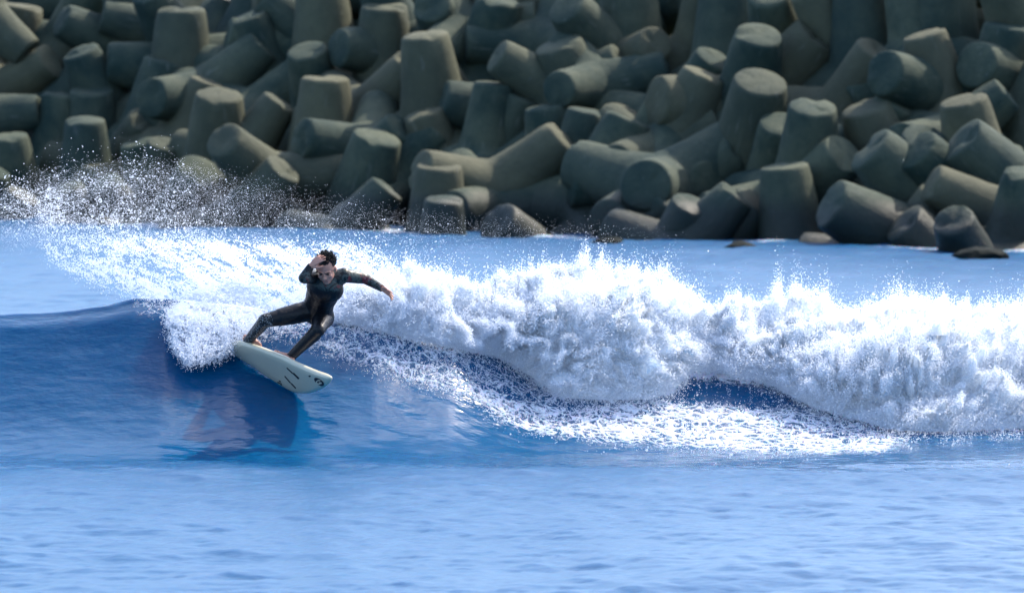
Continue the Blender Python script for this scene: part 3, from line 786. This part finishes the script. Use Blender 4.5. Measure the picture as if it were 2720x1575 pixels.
def capsule(p0, r0, p1, r1, tagn, flat=None, nseg=20):
    """tapered round-ended limb; flat = (axis, factor) squashes it across"""
    p0 = Vector(p0); p1 = Vector(p1); d = (p1 - p0); L = d.length; d.normalize()
    e1 = d.orthogonal().normalized() if flat is None else (flat[0] - d * flat[0].dot(d)).normalized(); e2 = d.cross(e1)
    f1 = 1 if flat is None else flat[1]
    prof = []
    for k in range(7): a = -math.pi / 2 + k * math.pi / 12; prof.append((r0 * math.sin(a), r0 * math.cos(a)))
    for k in range(1, 6): t = k / 6; prof.append((L * t, r0 + (r1 - r0) * t))
    for k in range(7): a = k * math.pi / 12; prof.append((L + r1 * math.sin(a), r1 * math.cos(a)))
    vs = []
    for h, r in prof:
        for i in range(nseg):
            a = 2 * math.pi * i / nseg; vs.append(p0 + d * h + (e1 * math.cos(a) * f1 + e2 * math.sin(a)) * max(r, 1e-4))
    fs = []
    for k in range(len(prof) - 1):
        for i in range(nseg): a = k * nseg + i; b = k * nseg + (i + 1) % nseg; fs.append((a, b, b + nseg, a + nseg))
    fs.append(tuple(range(nseg))[::-1]); fs.append(tuple((len(prof) - 1) * nseg + i for i in range(nseg)))
    add_geo(vs, fs); SEG.append((p0, p1, r0, r1, tagn))
def ellip(c, ax, rad, tagn):
    vs = []; fs = []; nu, nv = 24, 14
    for j in range(nv + 1):
        a = -math.pi / 2 + math.pi * j / nv
        for i in range(nu):
            b = 2 * math.pi * i / nu
            vs.append(Vector(c) + ax[0] * rad[0] * math.cos(a) * math.cos(b) + ax[1] * rad[1] * math.cos(a) * math.sin(b) + ax[2] * rad[2] * math.sin(a) * 0.9999)
    for j in range(nv):
        for i in range(nu): p = j * nu + i; q = j * nu + (i + 1) % nu; fs.append((p, q, q + nu, p + nu))
    add_geo(vs, fs); SEG.append((Vector(c), Vector(c), min(rad), min(rad), tagn))
fwd = Vector((-0.12, -0.90, -0.35)).normalized()          # chest direction
upT = (J['neck'] - J['pelvis']).normalized(); fwd = (fwd - upT * fwd.dot(upT)).normalized(); rt = upT.cross(fwd).normalized()
# torso
ellip(J['pelvis'] + upT * .0, (rt, fwd, upT), (.160, .115, .12), 'suit')
capsule(J['pelvis'], .118, J['waist'], .108, 'suit', (rt, 1.22))
capsule(J['waist'], .112, J['chest'], .128, 'suit', (rt, 1.25))
ellip(J['chest'] + fwd * .012, (rt, fwd, upT), (.172, .122, .15), 'suit')
capsule(J['chest'] + upT * .04, .10, J['shL'], .066, 'suit'); capsule(J['chest'] + upT * .04, .10, J['shR'], .066, 'suit')
capsule(J['neck'] - upT * .02, .068, J['shL'] + upT * .0, .058, 'suit'); capsule(J['neck'] - upT * .02, .068, J['shR'], .058, 'suit')
capsule(J['neck'] - upT * .05, .062, J['head'] - Vector((0, 0, .04)), .054, 'skin')
# legs
hL, kL, aL, hR, kR, aR = (J[k] for k in ('hiL', 'knL', 'anL', 'hiR', 'knR', 'anR'))
capsule(hL, .098, kL, .060, 'suit'); capsule(hL.lerp(kL, .25) , .092, hL.lerp(kL, .65), .078, 'suit')
capsule(kL, .058, aL, .038, 'suit'); capsule(kL.lerp(aL, .2) + Vector((-.005, .02, -.01)), .056, kL.lerp(aL, .55), .048, 'suit')
capsule(hR, .100, kR, .062, 'suit'); capsule(kR, .060, aR, .039, 'suit'); capsule(kR.lerp(aR, .18) + Vector((.012, .02, 0)), .058, kR.lerp(aR, .55), .050, 'suit')
ellip(hR + Vector((0, .07, -.02)), (rt, fwd, upT), (.10, .10, .11), 'suit'); ellip(hL + Vector((0, .08, 0)), (rt, fwd, upT), (.10, .10, .11), 'suit')
# arms
capsule(J['shL'], .062, J['elL'], .047, 'suit'); capsule(J['elL'], .046, J['wrL'], .030, 'suit')
capsule(J['shR'], .062, J['elR'], .045, 'suit'); capsule(J['elR'], .045, J['wrR'], .029, 'suit')
# feet flat on the deck
def deck_pt(p, h): return p - DK * ((p - (BP0 + DK * .063)).dot(DK) - h)
def foot(ank, todir):
    t = (todir - DK * todir.dot(DK)).normalized(); s = DK.cross(t).normalized()
    base = deck_pt(ank, 0)
    heel = base - t * .045 + DK * .03; ball = base + t * .125 + DK * .026; toe = base + t * .175 + DK * .016
    capsule(ank, .036, base + DK * .045, .036, 'skin')
    capsule(heel, .031, ball, .024, 'skin', (s, 1.25)); capsule(ball - s * .012, .022, ball + s * .012, .021, 'skin')
    capsule(base + DK * .055 + t * .02, .030, ball, .02, 'skin', (s, 1.2))
    for i, (o_, l_) in enumerate(((-.030, .045), (-.012, .052), (.004, .046), (.018, .038), (.030, .028))):
        capsule(ball + s * o_ , .012, ball + s * o_ + t * l_ - DK * .008, .0095 if i else .012, 'skin', nseg=10)
foot(aL, Vector((.75, -.55, -.25))); foot(aR, Vector((-.8, .35, .2)))
# hands with five fingers each
def hand(wr, palm_c, palm_n, thumb_side, curl, spread, L=.085):
    d = (palm_c - wr).normalized(); pn = (palm_n - d * palm_n.dot(d)).normalized(); s = d.cross(pn).normalized() * thumb_side
    a = wr + d * .015; b = wr + d * L
    for k in (-1, -.33, .33, 1): capsule(a + s * .012 * k, .017, b + s * .029 * k, .0125, 'skin', nseg=12)
    capsule(wr - d * .03, .027, wr + d * .02, .024, 'skin')
    for i, (o_, l1, l2, l3, r) in enumerate(((.031, .040, .026, .021, .0098), (.011, .045, .030, .022, .0100), (-.010, .042, .027, .021, .0096), (-.029, .033, .021, .018, .0086))):
        dd = (d + s * spread * (o_ / .03)).normalized(); p = b + s * o_; c = curl * (0.75 + .2 * i)
        for l_, k in ((l1, .5), (l2, 1.2), (l3, 1.6)):
            q = p + (dd * math.cos(c * k) + pn * math.sin(c * k)) * l_; capsule(p, r, q, r * .92, 'skin', nseg=10); p = q; r *= .93
    p = a + s * .020 + d * .01
    for l_, dd, r in ((.040, (s * .75 + d * .6 + pn * .25), .0145), (.032, (s * .55 + d * .8 + pn * .2), .0118), (.025, (s * .3 + d * .9 + pn * .2), .0105)):
        q = p + dd.normalized() * l_; capsule(p, r, q, r * .93, 'skin', nseg=10); p = q
hand(J['wrR'], J['haR'], Vector((-.25, -.6, -.6)), -1, .22, .28)
hand(J['wrL'], J['haL'], Vector((.6, .3, .1)), -1, .45, .15, .078)
# head
HF = Vector((-.16, -.78, -.60)).normalized(); HU = Vector((-.10, -.45, .85)); HU = (HU - HF * HU.dot(HF)).normalized(); HR = HF.cross(HU).normalized()
hc = J['head']; HS = 1.13; H = lambda r, f, u: hc + (HR * r + HF * f + HU * u) * HS
AX = (HR * HS, HF * HS, HU * HS)
ellip(H(0, -.012, .035), AX, (.076, .094, .088), 'skin'); ellip(H(0, .022, -.030), AX, (.064, .066, .078), 'skin')
ellip(H(0, .052, -.088), AX, (.030, .028, .024), 'skin'); ellip(H(0, .0, -.062), AX, (.058, .060, .046), 'skin')
capsule(H(0, .082, .010), .008, H(0, .101, -.022), .013, 'skin', nseg=12)           # nose
ellip(H(.012, .090, -.026), AX, (.009, .011, .008), 'skin'); ellip(H(-.012, .090, -.026), AX, (.009, .011, .008), 'skin')
for s_ in (-1, 1):
    capsule(H(s_ * .012, .083, .026), .009, H(s_ * .050, .068, .024), .009, 'skin', nseg=12)      # brow ridge
    ellip(H(s_ * .040, .062, -.022), AX, (.022, .020, .022), 'skin')                              # cheek
    ellip(H(s_ * .080, -.008, -.006), AX, (.008, .018, .030), 'skin')                             # ear
capsule(H(-.020, .078, -.055), .0075, H(.020, .078, -.055), .0075, 'skin', nseg=10)
capsule(H(-.017, .078, -.066), .0080, H(.017, .078, -.066), .0080, 'skin', nseg=10)
allv = np.array([tuple(v) for grp in parts_v for v in grp])
base = J['pelvis'].copy()
me0 = bpy.data.meshes.new('body_raw'); me0.from_pydata([tuple(Vector(v) - base) for v in allv], [], parts_f); me0.update()
person = bpy.data.objects.new('person', None); col.objects.link(person); person.location = base
tag(person, 'surfer in a black wetsuit leaning hard into a turn, arms raised', 'person')
tmp = bpy.data.objects.new('tmp', me0); col.objects.link(tmp)
m = tmp.modifiers.new('r', 'REMESH'); m.mode = 'VOXEL'; m.voxel_size = 0.0055
m2 = tmp.modifiers.new('s', 'SMOOTH'); m2.factor = .5; m2.iterations = 5
bpy.context.view_layer.update(); dg = bpy.context.evaluated_depsgraph_get()
bme = bpy.data.meshes.new_from_object(tmp.evaluated_get(dg)); bpy.data.objects.remove(tmp)
bme.name = 'body'
bv = np.zeros(len(bme.vertices) * 3); bme.vertices.foreach_get('co', bv); bv = bv.reshape(-1, 3)
best = np.full(len(bv), 1e9); isskin = np.zeros(len(bv), bool); bP = bv + np.array(base)
for p0, p1, r0, r1, tg in SEG:
    p0 = np.array(p0); d = np.array(p1) - p0; l2 = d @ d
    t = np.clip(((bP - p0) @ d) / l2, 0, 1) if l2 > 1e-9 else np.zeros(len(bP))
    dist = np.linalg.norm(bP - p0 - t[:, None] * d, axis=1) - (r0 + (r1 - r0) * t)
    u_ = dist < best; best[u_] = dist[u_]; isskin[u_] = tg == 'skin'
# neck opening, cuffs and ankles by height along the limb
def beyond(a, b, f): d = np.array(b - a); return ((bP - np.array(a)) @ d) / (d @ d) > f
def nearp(p, r): return np.linalg.norm(bP - np.array(p), axis=1) < r
nk = np.array(J['neck']); isskin &= ~((((bP - nk) @ np.array(upT)) < 0.022) & nearp(J['neck'], .16) & (~nearp(hc, .118)))
M_skin = mat_simple('skin', (0.50, 0.24, 0.17), 0.5, 0.15, 40)
def mat_suit():
    t = NT('wetsuit_neoprene'); p = t.obj()
    a = t.n('ShaderNodeAttribute', attribute_name='pattern').outputs['Fac']
    v = t.n('ShaderNodeTexVoronoi', {'Vector': p, 'Scale': 26.0, 'Randomness': 1.0}).outputs['Color']
    n = t.noise(p, 17.0, 3, 0.6, 1.2); n2 = t.n('ShaderNodeTexNoise', {'Vector': t.vmul(p, (1.3, 1.3, 1.3)), 'Scale': 11.0, 'Detail': 2.0}).outputs[0]
    pr = t.mix(t.ramp(n, .46, .54), C(.008, .012, .013), C(.045, .062, .060)); pr = t.mix(t.ramp(n2, .58, .64), pr, C(.10, .018, .025))
    c = t.mix(a, C(0.005, 0.006, 0.009), pr)
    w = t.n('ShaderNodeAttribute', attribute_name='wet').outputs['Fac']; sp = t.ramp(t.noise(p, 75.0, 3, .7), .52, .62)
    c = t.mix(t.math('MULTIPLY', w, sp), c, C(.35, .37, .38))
    t.P(Base_Color=c, Roughness=0.38, Specular_IOR_Level=0.28)
    t.set(t.b, 'Normal', t.bump(t.noise(p, 22.0, 4, 0.55, 0.6), 0.008))
    return t.m
M_suit = mat_suit()
bme.materials.clear(); body = link('body', bme, M_skin, person)
bme.polygons.foreach_set('use_smooth', np.ones(len(bme.polygons), bool))
# the wetsuit: cloth lying over the body, ending at neck, wrists and ankles
nrm = np.zeros(len(bv) * 3); bme.vertices.foreach_get('normal', nrm); nrm = nrm.reshape(-1, 3)
fc = [tuple(p.vertices) for p in bme.polygons if not any(isskin[i] for i in p.vertices)]
used = sorted({i for f in fc for i in f}); mp_ = {a: b for b, a in enumerate(used)}
sm_ = bpy.data.meshes.new('wetsuit'); sm_.from_pydata([tuple(bv[i] + nrm[i] * .006) for i in used], [], [tuple(mp_[i] for i in f) for f in fc])
sm_.polygons.foreach_set('use_smooth', np.ones(len(sm_.polygons), bool))
uP = bP[used]
def segd(a, b):
    a = np.array(a); d = np.array(b) - a; t = np.clip(((uP - a) @ d) / (d @ d), 0, 1); return np.linalg.norm(uP - a - t[:, None] * d, axis=1)
up_arr = (uP - np.array(J['chest'])) @ np.array(upT)
pat = sstep(.055, .085, up_arr) * 1.0
pat = np.maximum(pat, (segd(J['shR'], J['shR'].lerp(J['elR'], .85)) < .075) * 1.0)
pat *= 1 - (segd(J['shL'].lerp(J['elL'], .4), J['wrL']) < .07) * 1.0
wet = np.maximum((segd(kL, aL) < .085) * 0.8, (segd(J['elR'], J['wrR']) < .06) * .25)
for nm, arr in (('pattern', pat), ('wet', wet)):
    a_ = sm_.attributes.new(nm, 'FLOAT', 'POINT'); a_.data.foreach_set('value', arr.astype(np.float32))
suit = link('wetsuit', sm_, M_suit, person)
md = suit.modifiers.new('t', 'SOLIDIFY'); md.thickness = .004; md.offset = -1
def small(name, build, mat, parent=person):
    global parts_v, parts_f, nv0
    parts_v, parts_f, nv0 = [], [], 0; build()
    vs = [tuple(v - base) for grp in parts_v for v in grp]
    m_ = bpy.data.meshes.new(name); m_.from_pydata(vs, [], parts_f); m_.polygons.foreach_set('use_smooth', np.ones(len(m_.polygons), bool))
    return link(name, m_, mat, parent)
M_hair = mat_simple('black_hair', (0.010, 0.009, 0.009), 0.35, 0.4, 60, 0.004)
M_lip = mat_simple('lips', (0.36, 0.13, 0.10), 0.4)
def hair_geo():
    gg = random.Random(3)
    for i in range(420):
        th = gg.uniform(0, 2 * math.pi); ph = math.acos(gg.uniform(0.0, 1))
        dx, dy, dz_ = math.sin(ph) * math.cos(th), math.sin(ph) * math.sin(th), math.cos(ph)
        if dy > 0.35 and dz_ < 0.62: continue
        p = H(.076 * dx, -.012 + .094 * dy, .036 + .088 * dz_); nrm_ = (p - hc).normalized()
        flow = (nrm_ * (.45 + .5 * max(0, dz_)) + HU * .35 + HR * gg.uniform(-.6, .6) + HF * gg.uniform(-.5, .3)).normalized()
        l = gg.uniform(.020, .040) * (1 + .6 * max(0, dz_) * (gg.random() < .4))
        capsule(p - nrm_ * .006, .0085, p + flow * l, .0025, 'h', nseg=6)
small('hair', hair_geo, M_hair)
for s_ in (-1, 1):
    small('eyebrow', lambda: capsule(H(s_ * .014, .0925, .027), .004, H(s_ * .048, .079, .029), .003, 'h', nseg=8), M_hair)
    small('eye', lambda: ellip(H(s_ * .030, .0775, .006), AX, (.014, .008, .005), 'h'), M_hair)
small('mouth', lambda: capsule(H(-.022, .0855, -.060), .0035, H(.022, .0855, -.060), .0035, 'h', nseg=8), M_lip)
print('verts', sum(len(m.vertices) for m in bpy.data.meshes))
